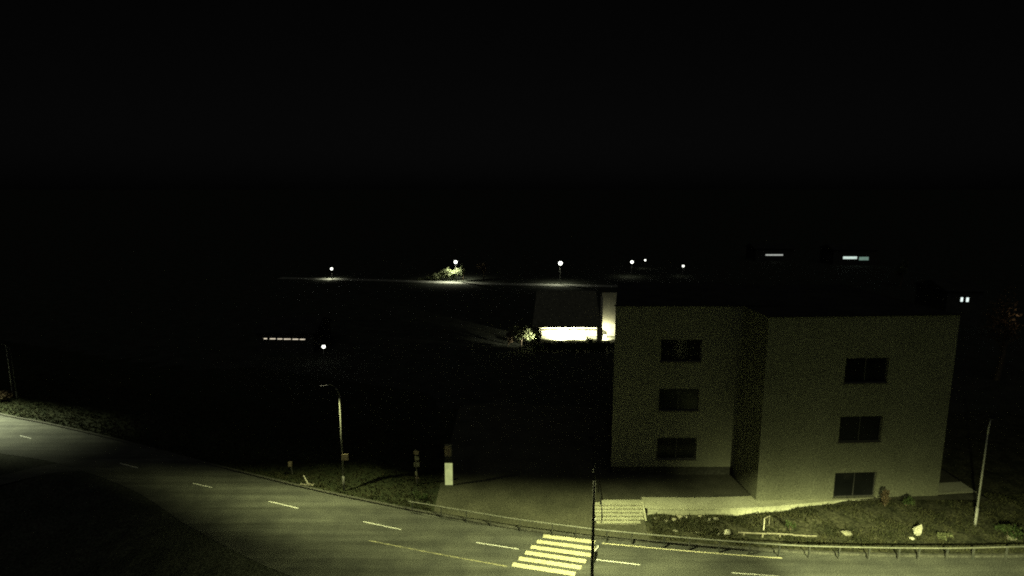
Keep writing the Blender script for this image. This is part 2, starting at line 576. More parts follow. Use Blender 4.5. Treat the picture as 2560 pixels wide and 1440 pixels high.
# ------------------------------------------------------------------ apartment building
def wall_panel(o, u, w, h, holes, depth, mb_, back=True):
    """Wall in the plane o + a*u + b*z with rectangular openings (a0,a1,b0,b1) and reveals going inwards."""
    nin = Vector((-u.y, u.x, 0))
    A = sorted({0, w} | {v for q in holes for v in q[:2]})
    B = sorted({0, h} | {v for q in holes for v in q[2:]})
    pt = lambda a, b, d=0.0: o + u * a + Vector((0, 0, b)) + nin * d
    for a0, a1 in zip(A[:-1], A[1:]):
        for b0, b1 in zip(B[:-1], B[1:]):
            ca, cb = (a0 + a1) / 2, (b0 + b1) / 2
            if any(q[0] < ca < q[1] and q[2] < cb < q[3] for q in holes):
                continue
            mb_.face([pt(a0, b0), pt(a1, b0), pt(a1, b1), pt(a0, b1)])
    for a0, a1, b0, b1 in holes:
        mb_.face([pt(a0, b0), pt(a1, b0), pt(a1, b0, depth), pt(a0, b0, depth)])
        mb_.face([pt(a0, b1), pt(a0, b1, depth), pt(a1, b1, depth), pt(a1, b1)])
        mb_.face([pt(a0, b0), pt(a0, b0, depth), pt(a0, b1, depth), pt(a0, b1)])
        mb_.face([pt(a1, b0), pt(a1, b1), pt(a1, b1, depth), pt(a1, b0, depth)])
    return pt


def window_in(pt, hole, parent, depth):
    a0, a1, b0, b1 = hole
    fw = .07
    fr, gl, sl = MB(), MB(), MB()

    def bar(x0, x1, z0, z1, d0, d1, m):
        P = [pt(x0, z0, d0), pt(x1, z0, d0), pt(x1, z1, d0), pt(x0, z1, d0), pt(x0, z0, d1), pt(x1, z0, d1), pt(x1, z1, d1), pt(x0, z1, d1)]
        b = len(m.v)
        m.v += [tuple(p) for p in P]
        for q in ((0, 1, 2, 3), (5, 4, 7, 6), (4, 0, 3, 7), (1, 5, 6, 2), (3, 2, 6, 7), (4, 5, 1, 0)):
            m.f.append(tuple(b + i for i in q))
    e = .003
    bar(a0 + e, a1 - e, b0 + e, b0 + fw, depth - .08, depth - .01, fr)
    bar(a0 + e, a1 - e, b1 - fw, b1 - e, depth - .08, depth - .01, fr)
    bar(a0 + e, a0 + fw, b0 + fw, b1 - fw, depth - .08, depth - .01, fr)
    bar(a1 - fw, a1 - e, b0 + fw, b1 - fw, depth - .08, depth - .01, fr)
    am = a0 + (a1 - a0) * .5
    bar(am - .03, am + .03, b0 + fw, b1 - fw, depth - .075, depth - .015, fr)
    f = fr.build('window', M['frame'], parent)
    for x0, x1 in ((a0 + fw, am - .03), (am + .03, a1 - fw)):
        g = MB()
        bar(x0, x1, b0 + fw, b1 - fw, depth - .045, depth - .035, g)
        g.build('pane', M['glass'], f)
    bar(a0 - .05, a1 + .05, b0 - .06, b0 - .003, -.06, depth - .09, sl)
    sl.build('sill', M['wall_dark'], f)


bld = thing('apartment_building', 'large plain rendered building with a recessed left wing and dark unlit windows behind the terrace', 'building', (RW_A.x, LW_Y, TERR))
# recessed wing (left)
ux = Vector((1, 0, 0))
LW_TOP = D(1650, 766, LW_Y).z
LW_W = RW_A.x + 2.5 - LW_X0
oL = Vector((LW_X0, LW_Y, TERR - .05))
holes = []
for yt, yb, xa, xb in ((849, 904, 1649, 1746), (972, 1027, 1648, 1746), (1094, 1149, 1645, 1745)):
    p, q = D(1648, yt, LW_Y), D(1746, yb, LW_Y)
    holes.append((p.x - LW_X0, q.x - LW_X0, q.z - oL.z, p.z - oL.z))
holes = [(holes[1][0], holes[1][1], h[2], h[3]) for h in holes]
PL = .72
wm = MB()
oW = oL + Vector((0, 0, PL))
ptL = wall_panel(oW, ux, LW_W, LW_TOP - oW.z, [(a, b, c - PL, d - PL) for a, b, c, d in holes], .22, wm)
ptL0 = lambda a, b, d=0.0: ptL(a, b - PL, d)
SK = Vector((12 * .19, 12, 0))                      # the hidden flank runs back at a slant
wm.face([oW, oW + Vector((0, 0, LW_TOP - oW.z)), oW + SK + Vector((0, 0, LW_TOP - oW.z)), oW + SK])
wm.build('wall', M['wall'], bld)
pm = MB()
pm.box((LW_X0 + LW_W / 2 + .03, LW_Y + .26, oL.z + PL / 2 - .002), (LW_W - .06, .4, PL))
pm.build('dark_base', M['dark_base'], bld)  # dark band along the foot of the recessed wing
for h in holes:
    window_in(ptL0, h, bld, .22)
# projecting wing (right), turned a few degrees
th = R(3.2)
uR = Vector((math.cos(th), math.sin(th), 0))
nR = Vector((-uR.y, uR.x, 0))
RW_W = (PLN(2343, 1246, RW_A, nR) - RW_A).dot(uR)
RW_TOP = PLN(1900, 794, RW_A, nR).z
oR = RW_A - Vector((0, 0, .02))
c0 = (PLN(2099, 1070, RW_A, nR) - RW_A).dot(uR)
c1 = (PLN(2205, 1070, RW_A, nR) - RW_A).dot(uR)
holes = []
for yt, yb in ((895, 958), (1041, 1105), (1181, 1243)):
    holes.append((c0, c1, PLN(2150, yb, RW_A, nR).z - oR.z, PLN(2150, yt, RW_A, nR).z - oR.z))
wm = MB()
ptR = wall_panel(oR, uR, RW_W, RW_TOP - oR.z, holes, .24, wm)
eR = oR + uR * RW_W
Hh = Vector((0, 0, RW_TOP - oR.z))
wm.face([eR, eR + nR * 14, eR + nR * 14 + Hh, eR + Hh])
wm.build('wall', M['wall'], bld)
wm = MB()
dpt = LW_Y - RW_A.y - .01
rv = nR * (dpt / nR.y)
wm.face([oR, oR + Hh, oR + rv + Hh, oR + rv])
o = wm.build('return_wall', M['wall'], bld)
for h in holes:
    window_in(ptR, h, bld, .24)
rm = MB()
rm.face([oW + Vector((0, 0, LW_TOP - oW.z - .1)), oW + Vector((LW_W, 0, LW_TOP - oW.z - .1)), oW + Vector((LW_W, 12, LW_TOP - oW.z - .1)), oW + SK + Vector((0, 0, LW_TOP - oW.z - .1))])
rm.face([oR + Hh - Vector((0, 0, .1)), eR + Hh - Vector((0, 0, .1)), eR + nR * 14 + Hh - Vector((0, 0, .1)), oR + nR * 14 + Hh - Vector((0, 0, .1))])
rm.build('roof', M['roof'], bld)
cm = MB()
cm.box((LW_X0 + LW_W / 2 - .04, LW_Y + .1, LW_TOP + .03), (LW_W + .02, .34, .06))
mid = oR + uR * (RW_W / 2) + Hh + nR * .1
cm.box((mid.x, mid.y, mid.z + .03), (RW_W + .1, .34, .06), th)
cm.build('parapet_cap', M['dark_metal'], bld)

# ------------------------------------------------------------------ guard rail
gr = thing('guard_rail', 'long low steel guard rail on posts along the far kerb beside the crossing', 'guard rail', (0, kerb_y(0), .1))
rail_px = [(1020, 1253), (1200, 1283), (1300, 1299), (1400, 1312), (1480, 1322), (1600, 1334), (1700, 1343), (1800, 1351), (1900, 1358), (2000, 1364), (2100, 1367), (2200, 1369), (2300, 1370), (2400, 1370), (2560, 1366), (2700, 1362)]
ZR = .86
RL = catmull([G(x, y, ZR) for x, y in rail_px], .5)
m1 = MB()
for a, b in zip(RL[:-1], RL[1:]):
    for (y0, z0), (y1, z1) in (((-.02, .0), (-.05, .02)), ((-.05, .02), (-.05, .05)), ((-.05, .05), (-.02, .075)), ((-.02, .075), (.02, .08))):
        m1.face([(a.x, a.y + y0, ZR - .04 + z0), (b.x, b.y + y0, ZR - .04 + z0), (b.x, b.y + y1, ZR - .04 + z1), (a.x, a.y + y1, ZR - .04 + z1)])
m1.build('rail', M['rail'], gr)
post_px = [1033, 1102, 1167, 1232, 1298, 1373, 1443, 1515, 1588, 1661, 1735, 1811, 1886, 1962, 2032, 2106, 2176, 2245, 2311, 2378, 2444, 2511]
for px in post_px:
    best = min(RL, key=lambda p: abs(1280 + F * p.x / (p.y * cp + (CAM_H - ZR) * sp) - px))
    k = MB()
    k.box((best.x, best.y + .04, .42), (.07, .12, .82))
    po = k.build('rail_post', M['rail_post'], gr)
    k = MB()
    k.box((best.x, best.y + .0, ZR - .04), (.06, .06, .09))
    k.build('bracket', M['rail_post'], po)

# short far piece at the left
g2 = thing('guard_rail', 'short pale piece of guard rail in the dark near the two left posts', 'guard rail', G(160, 1010, 0))
a, b = D(140, 997, 66.0), D(190, 1003, 64.5)
k = MB()
k.tube([a, (a + b) / 2, b], .06, 6)
k.build('rail', M['galv'], g2)
for t in (.05, .5, .95):
    p = a + (b - a) * t
    k = MB()
    k.box((p.x, p.y + .05, p.z / 2 - .05), (.08, .08, p.z))
    k.build('rail_post', M['rail_post'], g2)

# ------------------------------------------------------------------ street lamps
def spot(name, loc, aim, power, colr, size=150, blend=.7, rad=.12, parent=None):
    l = bpy.data.lights.new(name, 'SPOT')
    l.energy, l.color = power, colr
    l.spot_size, l.spot_blend, l.shadow_soft_size = R(size), blend, .02 + rad * 0
    o = bpy.data.objects.new(name, l)
    col.objects.link(o)
    o.location = loc
    o.rotation_euler = (Vector(aim) - Vector(loc)).to_track_quat('-Z', 'Y').to_euler()
    return o


def luminaire(name, loc, power, colr, cuts=(), rise=None, side=None, glare=.12):
    """Street luminaire with its own photometric curve: cuts = (nx, ny, r0, r1) fades the beam where the
    slope of the ray towards (nx, ny) exceeds r0..r1; rise = exponential falloff of the beam above the nadir cone."""
    l = bpy.data.lights.new(name, 'POINT')
    l.energy, l.color, l.shadow_soft_size = power, colr, .04
    l.use_nodes = True
    N, L = l.node_tree.nodes, l.node_tree.links
    em = next(n for n in N if n.type == 'EMISSION')
    tc = N.new('ShaderNodeTexCoord')
    sep = N.new('ShaderNodeSeparateXYZ')
    L.new(tc.outputs['Normal'], sep.inputs['Vector'])

    def mth(op, a, b=None, clamp=False):
        n = N.new('ShaderNodeMath')
        n.operation, n.use_clamp = op, clamp
        for i_, v in enumerate((a, b)):
            if v is None:
                continue
            if isinstance(v, (int, float)):
                n.inputs[i_].default_value = v
            else:
                L.new(v, n.inputs[i_])
        return n.outputs[0]

    def ss(v, a, b, lo=1.0, hi=0.0):
        n = N.new('ShaderNodeMapRange')
        n.interpolation_type = 'SMOOTHSTEP'
        n.inputs['From Min'].default_value, n.inputs['From Max'].default_value = a, b
        n.inputs['To Min'].default_value, n.inputs['To Max'].default_value = lo, hi
        L.new(v, n.inputs['Value'])
        return n.outputs['Result']
    down = mth('MULTIPLY', sep.outputs['Z'], -1.0)
    if rise is None:
        g = ss(down, .02, glare + .1, 0.0, 1.0)
    else:
        k, t0 = rise
        e = mth('MULTIPLY', mth('SUBTRACT', down, t0), k)
        g = mth('MINIMUM', mth('EXPONENT', e), 1.0)
    dpos = mth('MAXIMUM', down, .02)
    for nx, ny, r0, r1 in cuts:
        q = math.hypot(nx, ny)
        d = mth('ADD', mth('MULTIPLY', sep.outputs['X'], nx / q), mth('MULTIPLY', sep.outputs['Y'], ny / q))
        g = mth('MULTIPLY', g, ss(mth('DIVIDE', d, dpos), r0, r1))
    if side is not None:
        a0, a1, floor_ = side
        d = mth('DIVIDE', mth('MULTIPLY', sep.outputs['X'], -1.0), mth('MAXIMUM', sep.outputs['Y'], .05))
        g = mth('MULTIPLY', g, ss(d, a0, a1, 1.0, floor_))
    L.new(g, em.inputs['Strength'])
    o = bpy.data.objects.new(name, l)
    col.objects.link(o)
    o.location = loc
    return o


def point(name, loc, power, colr, rad=.2):
    l = bpy.data.lights.new(name, 'POINT')
    l.energy, l.color, l.shadow_soft_size = power, colr, rad
    o = bpy.data.objects.new(name, l)
    col.objects.link(o)
    o.location = loc
    return o


def street_lamp(base, h, arm, label, group, mp, lit=True, r0=.085, curve=1.2):
    """Tapered pole whose top sweeps into an arm (dx,dy); flat LED head at the end."""
    base = Vector(base)
    t = thing('street_lamp', label, 'street lamp', base, group)
    k = MB()
    k.tube([base - Vector((0, 0, .2)), base + Vector((0, 0, 1.2))], r0 * 1.25, 8)
    k.tube([base + Vector((0, 0, 1.2)), base + Vector((0, 0, h - curve))], [r0, r0 * .62], 8)
    k.build('pole', mp, t, True)
    av = Vector((arm[0], arm[1], 0))
    pts = []
    for i in range(9):
        w = i / 8 * math.pi / 2
        pts.append(base + Vector((0, 0, h - curve)) + av * (1 - math.cos(w)) + Vector((0, 0, curve * math.sin(w))))
    k = MB()
    k.tube(pts, [r0 * .62] * 5 + [r0 * .5] * 4, 8)
    k.build('arm', mp, t, True)
    d = av.normalized()
    c = pts[-1] + d * .3
    ang = math.atan2(d.y, d.x)
    k = MB()
    k.box(c + Vector((0, 0, .03)), (.7, .26, .07), ang)
    k.box(c + Vector((0, 0, .085)), (.42, .16, .04), ang)
    hd = k.build('lamp_head', M['dark_metal'], t)
    k = MB()
    k.box(c - Vector((0, 0, .012)), (.5, .2, .012), ang)
    k.build('lens', M['lens'] if lit else M['plate_grey'], hd)
    return t, c - Vector((0, 0, .08))


LG = 'street lamps along the main road'
# the dark pole in front of the crossing
pb = G(1477.5, 1545, 0)
tl, hp = street_lamp(pb, 9.2, (.12, 2.0), 'tall dark lamp post with an edge-on sign, standing in front of the zebra crossing', LG, M['dark_metal'], r0=.10)
for zz, s in ((2.45, (.52, .1, .07)), (5.75, (.2, .2, .1))):
    k = MB()
    k.box(pb + Vector((.02, 0, zz)), s)
    k.build('bracket', M['dark_metal'], tl)
k = MB()
k.box(pb + Vector((.20, .1, 3.75)), (.04, .64, .64), R(-20))
sg = k.build('crossing_sign', M['plate_grey'], tl)
k = MB()
k.box(pb + Vector((.16, -.15, 4.14)), (.03, .5, .03), R(-50), Matrix.Rotation(R(35), 3, 'X'))
k.build('sign_edge', M['paint_white'], sg)
luminaire('crossing_lamp_light', hp, P_CROSS, C_LAMP, [(0, 1, .82, 1.5), (-1, -.3, 1.4, 3.6)])
# middle lamp on the far side
mbse = G(860, 1226, .12)
tl, hp = street_lamp(mbse, D(836, 957, mbse.y).z - .12, (-.75, -.35), 'pale curved lamp post on the grass verge with a brown plate halfway up', LG, M['pole_grey'], r0=.075, curve=1.1)
k = MB()
k.box(mbse + Vector((.22, -.1, 2.75)), (.5, .04, .5), R(8))
k.build('sign_plate', M['plate_brown'], tl)
luminaire('middle_lamp_light', hp, P_MID, C_LAMP, [(.1, 1, -.05, .5), (-.5, -1, .3, .9), (1, 0, 1.3, 2.6)])
# right lamp, unlit
rb = G(2438, 1311, .45)
tr_top = D(2476, 1053, rb.y).z
tl, _ = street_lamp(rb, tr_top - rb.z, (.35, .3), 'unlit pale lamp post at the right beside the slope', LG, M['galv'], lit=False, r0=.07, curve=.9)
# left lamps
b1 = G(33, 994, .12)
street_lamp(b1, D(14, 862, b1.y).z, (-.12, -.05), 'brighter of the two slim posts at the far left', LG, M['pole_grey'], lit=False, r0=.06, curve=.3)
b2 = G(44, 1003, .12)
street_lamp(b2, D(32, 872, b2.y).z, (-.1, .06), 'dimmer of the two slim posts at the far left', LG, M['rail_post'], lit=False, r0=.045, curve=.3)
b0 = G(-70, 1010, .12)
tl, hp = street_lamp(b0, 8.5, (.3, -1.5), 'lit lamp post just beyond the left edge of the view', LG, M['galv'])
luminaire('left_lamp_light', hp, P_LEFT, (.93, 1.0, .6), [(.3, 1, -.1, .55), (-.3, -1, .35, 1.1), (1, -.3, .8, 3.0)])
# lamp added out of view on the near side to light the projecting wing
b3 = Vector((19.6, 19.6, -.4))
tl, hp = street_lamp(b3, 7.6, (0, 1.2), 'unseen lamp post added below the view to light the projecting wing', LG, M['galv'])
luminaire('added_right_light', hp, P_RIGHT, C_LAMP, rise=(13.0, .35), side=(.14, .36, .03))

# ------------------------------------------------------------------ signs by the yard
sp_ = G(1122.5, 1213, .15)
sg = thing('pylon_sign', 'upright pylon sign with a glowing pale lower panel at the edge of the gravel yard', 'sign', sp_)
z_ = lambda py: D(1120, py, sp_.y).z
wS = D(1132, 1185, sp_.y).x - D(1113, 1185, sp_.y).x
k = MB()
k.box((sp_.x, sp_.y + .07, z_(1113) / 2 + .05), (wS * .92, .12, z_(1113)))
k.build('pylon_body', M['plate_grey'], sg)
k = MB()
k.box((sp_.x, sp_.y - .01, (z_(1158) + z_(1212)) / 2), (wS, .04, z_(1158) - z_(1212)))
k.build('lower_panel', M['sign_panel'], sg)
k = MB()
k.box((sp_.x - .04, sp_.y - .01, (z_(1114) + z_(1140)) / 2), (wS * .8, .04, z_(1114) - z_(1140)))
k.build('upper_panel', M['plate_brown'], sg)
k = MB()
k.box((sp_.x, sp_.y - .012, (z_(1143) + z_(1155)) / 2), (wS * .96, .05, z_(1143) - z_(1155)))
k.build('middle_panel', M['dark_metal'], sg)
tp = G(1043, 1204, .3)
tt = thing('sign_post', 'slim post carrying a stack of small pale plates, left of the pylon sign', 'sign post', tp)
zz = lambda py: D(1043, py, tp.y).z
k = MB()
k.tube([tp - Vector((0, 0, .3)), (tp.x - .05, tp.y, zz(1124))], .05, 6)
k.build('post', M['plate_grey'], tt)
for py, w, h, m, dx in ((1131, .38, .3, 'plate_brown', .0), (1145, .34, .3, 'grey_stone', .03), (1160, .44, .36, 'grey_stone', .0), (1183, .17, .34, 'stone', -.04), (1194, .3, .12, 'plate_brown', .02)):
    k = MB()
    k.box((tp.x + dx, tp.y - .07, zz(py)), (w, .03, h), R(rnd.uniform(-12, 12)))
    k.build('plate', M[m], tt)
q = G(731, 1184, .25)
t2 = thing('marker_sign', 'small faint plate on a short post in dark grass left of the curved lamp', 'sign', q)
k = MB(); k.tube([q, q + Vector((-.1, 0, .85))], .04, 6); k.build('post', M['plate_grey'], t2)
k = MB(); k.box(q + Vector((-.12, -.06, .85)), (.3, .03, .42), R(20)); k.build('plate', M['plate_brown'], t2)
q = G(771, 1212, .14)
t3 = thing('marker_post', 'leaning pale marker post with a spread foot at the edge of the pavement', 'marker post', q)
k = MB(); k.tube([q, q + Vector((-.35, .05, .75))], [.06, .045], 6); k.build('post', M['plate_pale'], t3)
k = MB(); k.box(q + Vector((-.1, 0, .02)), (1.1, .3, .08), R(-8)); k.build('foot', M['timber'], t3)

# ------------------------------------------------------------------ stones, timber, frame on the slope
def rock(px, py, z, w, h, m, label, peak=0.0, group=None):
    p = G(px, py, z)
    k = MB()
    n1, n2 = 9, 6
    ph0 = rnd.random() * 6
    for j in range(n2 + 1):
        t_ = math.pi * j / n2
        for i in range(n1):
            a = 2 * math.pi * i / n1
            r = w / 2 * (1 + .28 * math.sin(a * 2 + ph0 + j) + rnd.uniform(-.16, .16))
            zz = h / 2 * math.cos(t_) * (1 + rnd.uniform(-.1, .1))
            if peak > .5:
                r *= 1 - .7 * max(0, math.cos(t_))
            k.v.append((p.x + r * math.sin(t_) * math.cos(a) + peak * max(0, zz), p.y + .2 + r * .8 * math.sin(t_) * math.sin(a), z + h * .4 + zz))
    for j in range(n2):
        for i in range(n1):
            i2 = (i + 1) % n1
            k.f.append((j * n1 + i, (j + 1) * n1 + i, (j + 1) * n1 + i2, j * n1 + i2))
    o = k.build('stone', m)
    return tag(o, label, 'stone', group)


def zslope(px, py):
    z = .3
    for _ in range(8):
        p = G(px, py, z)
        z = verge_z(p.x, max(.2, p.y - kerb_y(p.x)))
    return z


GS = 'stones on the slope below the terrace wall'
specs = [
    (2297, 1342, .62, .85, 'white_stone', 'large white pointed stone on the slope below the unlit lamp post', .55),
    (2284, 1353, .3, .2, 'white_stone', 'small white stone lying just below the large pointed one', 0),
    (1821, 1340, .55, .34, 'white_stone', 'pale rounded stone just behind the guard rail, below the pallet board', .1),
    (1800, 1342, .22, .16, 'grey_stone', 'small grey stone touching the pale rounded stone on its left', 0),
    (2120, 1342, .6, .34, 'grey_stone', 'broad grey stone right of the long timber board', 0),
    (1686, 1306, .3, .24, 'stone', 'pale stone in the row under the terrace wall, nearest to the stairs', .3),
    (1667, 1309, .22, .2, 'stone', 'small pale stone at the stair end of the row, lower than the rest', .3),
    (1700, 1300, .42, .26, 'stone', 'long pale stone second from the stairs under the terrace wall', .4),
    (1716, 1300, .3, .22, 'grey_stone', 'grey stone wedged beside the long pale stone under the terrace wall', .2),
    (1752, 1297, .3, .18, 'stone', 'flat pale stone against the foot of the terrace wall', .1),
    (1776, 1307, .24, .24, 'grey_stone', 'upright grey stone midway between stairs and pipe frame', .3),
    (1792, 1304, .34, .2, 'grey_stone', 'slanted grey stone left of the pipe frame', .4),
    (1640, 1302, .2, .14, 'grey_stone', 'tiny grey stone beside the flank of the stairs', 0),
    (1745, 1338, .3, .12, 'grey_stone', 'flat grey slab right behind the guard rail, between stairs and pale rounded stone', 0),
    (1690, 1332, .3, .1, 'grey_stone', 'flat grey slab behind the guard rail, closest to the stairs', 0),
    (2535, 1352, .7, .3, 'grey_stone', 'grey stone at the right edge beside the dark bush', 0),
]
for px, py, w, h, m, lab, pk in specs:
    rock(px, py, zslope(px, py), w, h, M[m], lab, pk, GS)

# long board lying on short props
a, b = G(1846, 1331, zslope(1846, 1334) + .12), G(2042, 1340, zslope(2042, 1344) + .12)
bd = thing('timber_board', 'long weathered timber board lying on short props on the slope', 'board', (a + b) / 2)
dv = b - a
k = MB()
for t0, t1, oz in ((0, .36, 0), (.36, .7, .03), (.7, 1, -.01)):
    k.tube([a + dv * t0 + Vector((0, 0, oz)), a + dv * t1 + Vector((0, 0, oz))], [.06, .055], 6)
k.build('board', M['timber'], bd)
for t in (.06, .3, .52, .58, .85):
    p = a + dv * t
    k = MB()
    k.box(p + Vector((.03, -.06, -.14)), (.09, .08, .3), 0, Matrix.Rotation(R(rnd.uniform(-20, 20)), 3, 'Y'))
    k.build('prop', M['timber'], bd)
p0 = G(1909, 1326, zslope(1909, 1328))
fz = D(1908, 1297, p0.y).z
fr = thing('pipe_frame', 'pale upright pipe frame standing behind the long timber board', 'frame', p0)
k = MB(); k.tube([p0 - Vector((0, 0, .1)), (p0.x, p0.y, fz)], .04, 6); k.build('upright', M['plate_pale'], fr)
k = MB(); k.tube([(p0.x - .04, p0.y, fz), (p0.x + .5, p0.y + .35, fz + .02), ], .035, 6); k.build('crossbar', M['timber'], fr)
k = MB(); k.tube([(p0.x + .5, p0.y + .35, fz + .02), (p0.x + .5, p0.y + .35, .3)], .03, 6); k.build('upright', M['timber'], fr)

# ------------------------------------------------------------------ plants
def leaves(mb_, c, rx, ry, rz, n, size, shell=.35, rg=rnd):
    lob = [(rg.uniform(-.6, .6), rg.uniform(-.6, .6), rg.uniform(-.5, .7), rg.uniform(.35, .7)) for _ in range(7)]
    made = 0
    while made < n:
        l = rg.choice(lob)
        v = Vector((rg.gauss(0, 1), rg.gauss(0, 1), rg.gauss(0, 1))).normalized() * l[3] * rg.uniform(shell, 1)
        p = Vector((c[0] + (l[0] + v.x) * rx, c[1] + (l[1] + v.y) * ry, c[2] + (l[2] + v.z) * rz))
        if p.z < .05:
            made += 1
            continue
        nv = Vector((rg.gauss(0, 1), rg.gauss(0, 1), rg.gauss(.4, 1))).normalized()
        a = nv.orthogonal().normalized()
        b = nv.cross(a)
        s = size * rg.uniform(.6, 1.3)
        mb_.face([p - a * s, p + b * s * .55, p + a * s, p - b * s * .55])
        made += 1


def bush(name, p, r, h, n, size, m, label, cat='bush', group=None):
    t = thing(name, label, cat, p, group)
    k = MB(); leaves(k, (p.x, p.y, p.z + h * .45), r, r * .8, h * .5, n, size); k.build('foliage', m, t)
    k = MB()
    for i in range(5):
        a = i * 1.26
        k.tube([p - Vector((0, 0, .1)), p + Vector((math.cos(a) * r * .4, math.sin(a) * r * .4, h * .6))], [.03 * h, .012 * h], 5)
    k.build('stem', M['bark'], t)
    return t


def tree(name, p, h, r, n, size, m, label, group=None, zc=.64):
    t = thing(name, label, 'tree', p, group)
    k = MB()
    k.tube([p - Vector((0, 0, .3)), p + Vector((.05 * h, 0, h * .35)), p + Vector((.02 * h, 0, h * .75))], [.035 * h, .024 * h, .01 * h], 7)
    for i in range(6):
        a = i * 1.1 + .3
        k.tube([p + Vector((.04 * h, 0, h * (.32 + .05 * i))), p + Vector((math.cos(a) * r * .7, math.sin(a) * r * .7, h * (.55 + .05 * i)))], [.012 * h, .004 * h], 5)
    k.build('trunk', M['bark'], t)
    k = MB(); leaves(k, (p.x, p.y, p.z + h * zc), r, r, h * .38, n, size); k.build('crown', m, t)
    return t


bush('bush', G(1976, 1322, .55), .42, .75, 220, .07, M['leaf'], 'small round green bush behind the long timber board')
bush('bush', G(2362, 1348, zslope(2362, 1348)), .5, .6, 260, .08, M['leaf_pale'], 'pale green bush on the slope right of the large pointed stone')
bush('bush', G(2212, 1262, .95), .45, 1.2, 320, .08, M['leaf_brown'], 'brownish shrub against the foot of the projecting wing')
bush('bush', G(2265, 1262, .9), .5, .7, 260, .08, M['leaf'], 'low dark shrub under the wall, right of the brownish shrub')
bush('bush', G(2520, 1345, zslope(2520, 1348)), .9, 1.0, 420, .09, M['leaf'], 'dark bush at the right edge behind the guard rail')
bush('bush', G(1050, 1246, .2), .55, .6, 240, .07, M['leaf'], 'dark bush where the verge meets the gravel yard')
bush('bush', G(5, 1000, .3), 1.1, .9, 380, .16, M['leaf_brown'], 'brownish lit bush at the left edge below the slim posts')

# grass tufts: uncountable cover
def tufts(name, m, n, fx, h, seed):
    rg = random.Random(seed)
    k = MB()
    c = 0
    while c < n:
        x, y, z = fx(rg)
        for _ in range(4):
            a = rg.uniform(0, 6.28)
            hh = h * rg.uniform(.4, 1.3)
            lx, ly = math.cos(a) * .05, math.sin(a) * .05
            tx_, ty_ = rg.gauss(0, .1), rg.gauss(0, .1)
            k.face([(x - lx, y - ly, z - .03), (x + lx, y + ly, z - .03), (x + tx_, y + ty_, z + hh)])
        c += 1
    o = k.build(name, m)
    o['kind'] = 'stuff'
    return o


def on_slope(rg):
    while True:
        x = rg.uniform(ST_X1 + .3, 40)
        S = te_y(min(x, TE[-1].x)) - kerb_y(x)
        s = .35 + (S - .5) * rg.random()
        if math.sin(x * 1.3 + s * 2.1) + math.sin(x * .45 - s * 1.7) + rg.uniform(-.9, .9) > -.3:
            return x, kerb_y(x) + s, verge_z(x, s)


def on_bank(rg):
    x = rg.uniform(-60, -5.8)
    s = .3 + 11 * rg.random() ** 1.3
    return x, kerb_y(x) + s, verge_z(x, s)


tufts('slope_grass', M['blade'], 3200, on_slope, .16, 3)
tufts('bank_grass', M['blade'], 9000, on_bank, .16, 4)

# ------------------------------------------------------------------ low wall behind the yard
lw0, lw1 = D(1335, 1168, 47.5), D(1522, 1170, 47.5)
k = MB()
k.box(((lw0.x + lw1.x) / 2, 47.5, lw0.z / 2), (lw1.x - lw0.x, .25, lw0.z))
o = k.build('low_wall', M['riser'])
tag(o, 'low dim wall at the back of the gravel yard beside the recessed wing', 'wall')

# ------------------------------------------------------------------ far road and globe lamps
fr_px = [(700, 695), (830, 698), (960, 701), (1100, 706), (1250, 710), (1400, 713), (1560, 716)]
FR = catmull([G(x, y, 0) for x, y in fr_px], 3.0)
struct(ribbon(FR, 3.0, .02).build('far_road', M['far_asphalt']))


def globe_lamp(px, py, y, gz, r, label, power, m='globe', colr=C_WHITE, group='globe lamps in the distance', cone=156, tilt=(0, 0)):
    p = D(px, py, y)
    t = thing('globe_lamp', label, 'street lamp', (p.x, p.y, gz), group)
    k = MB(); k.tube([(p.x, p.y, gz - .1), (p.x, p.y, p.z - r * .9)], [.1, .07], 6); k.build('pole', M['pole_grey'], t)
    k = MB(); k.ball(p, r, 12, 8); k.build('globe', M[m], t, True)  # ball made oversized so its disc takes in the lens bloom
    k = MB(); k.ball((p.x, p.y, p.z + r * .92), r * .5, 8, 5, (1, 1, .4)); k.build('cap', M['dark_metal'], t)
    if power > 0:
        q_ = Vector((p.x - .5, p.y + .5, p.z - r - .15))
        spot('globe_light', q_, (q_.x + tilt[0], q_.y + tilt[1], q_.z - 3), power, colr, cone, 1.0)
    return t


globe_lamp(829, 672, G(829, 698).y, 0, .34, 'leftmost globe lamp beside the far road', 420)
globe_lamp(1139, 655, G(1139, 703).y, 0, .44, 'globe lamp shining on the sloping hedge by the far road', 4200)
globe_lamp(1401, 658, G(1401, 711).y, 0, .5, 'brightest round globe lamp, above the right end of the far road', 900)
globe_lamp(1580, 655, 155, 0, .4, 'globe lamp with a visible post next to a smaller light', 120)
globe_lamp(1613, 650.5, 172, 0, .26, 'small light just right of the globe lamp with a visible post', 15)
globe_lamp(1708, 665, 156, 0, .3, 'small lone light lower than its neighbours, right of the pair', 15)
globe_lamp(809, 866.5, 77, -.06, .24, 'lone white lamp right of the row of warm windows', 1.5)

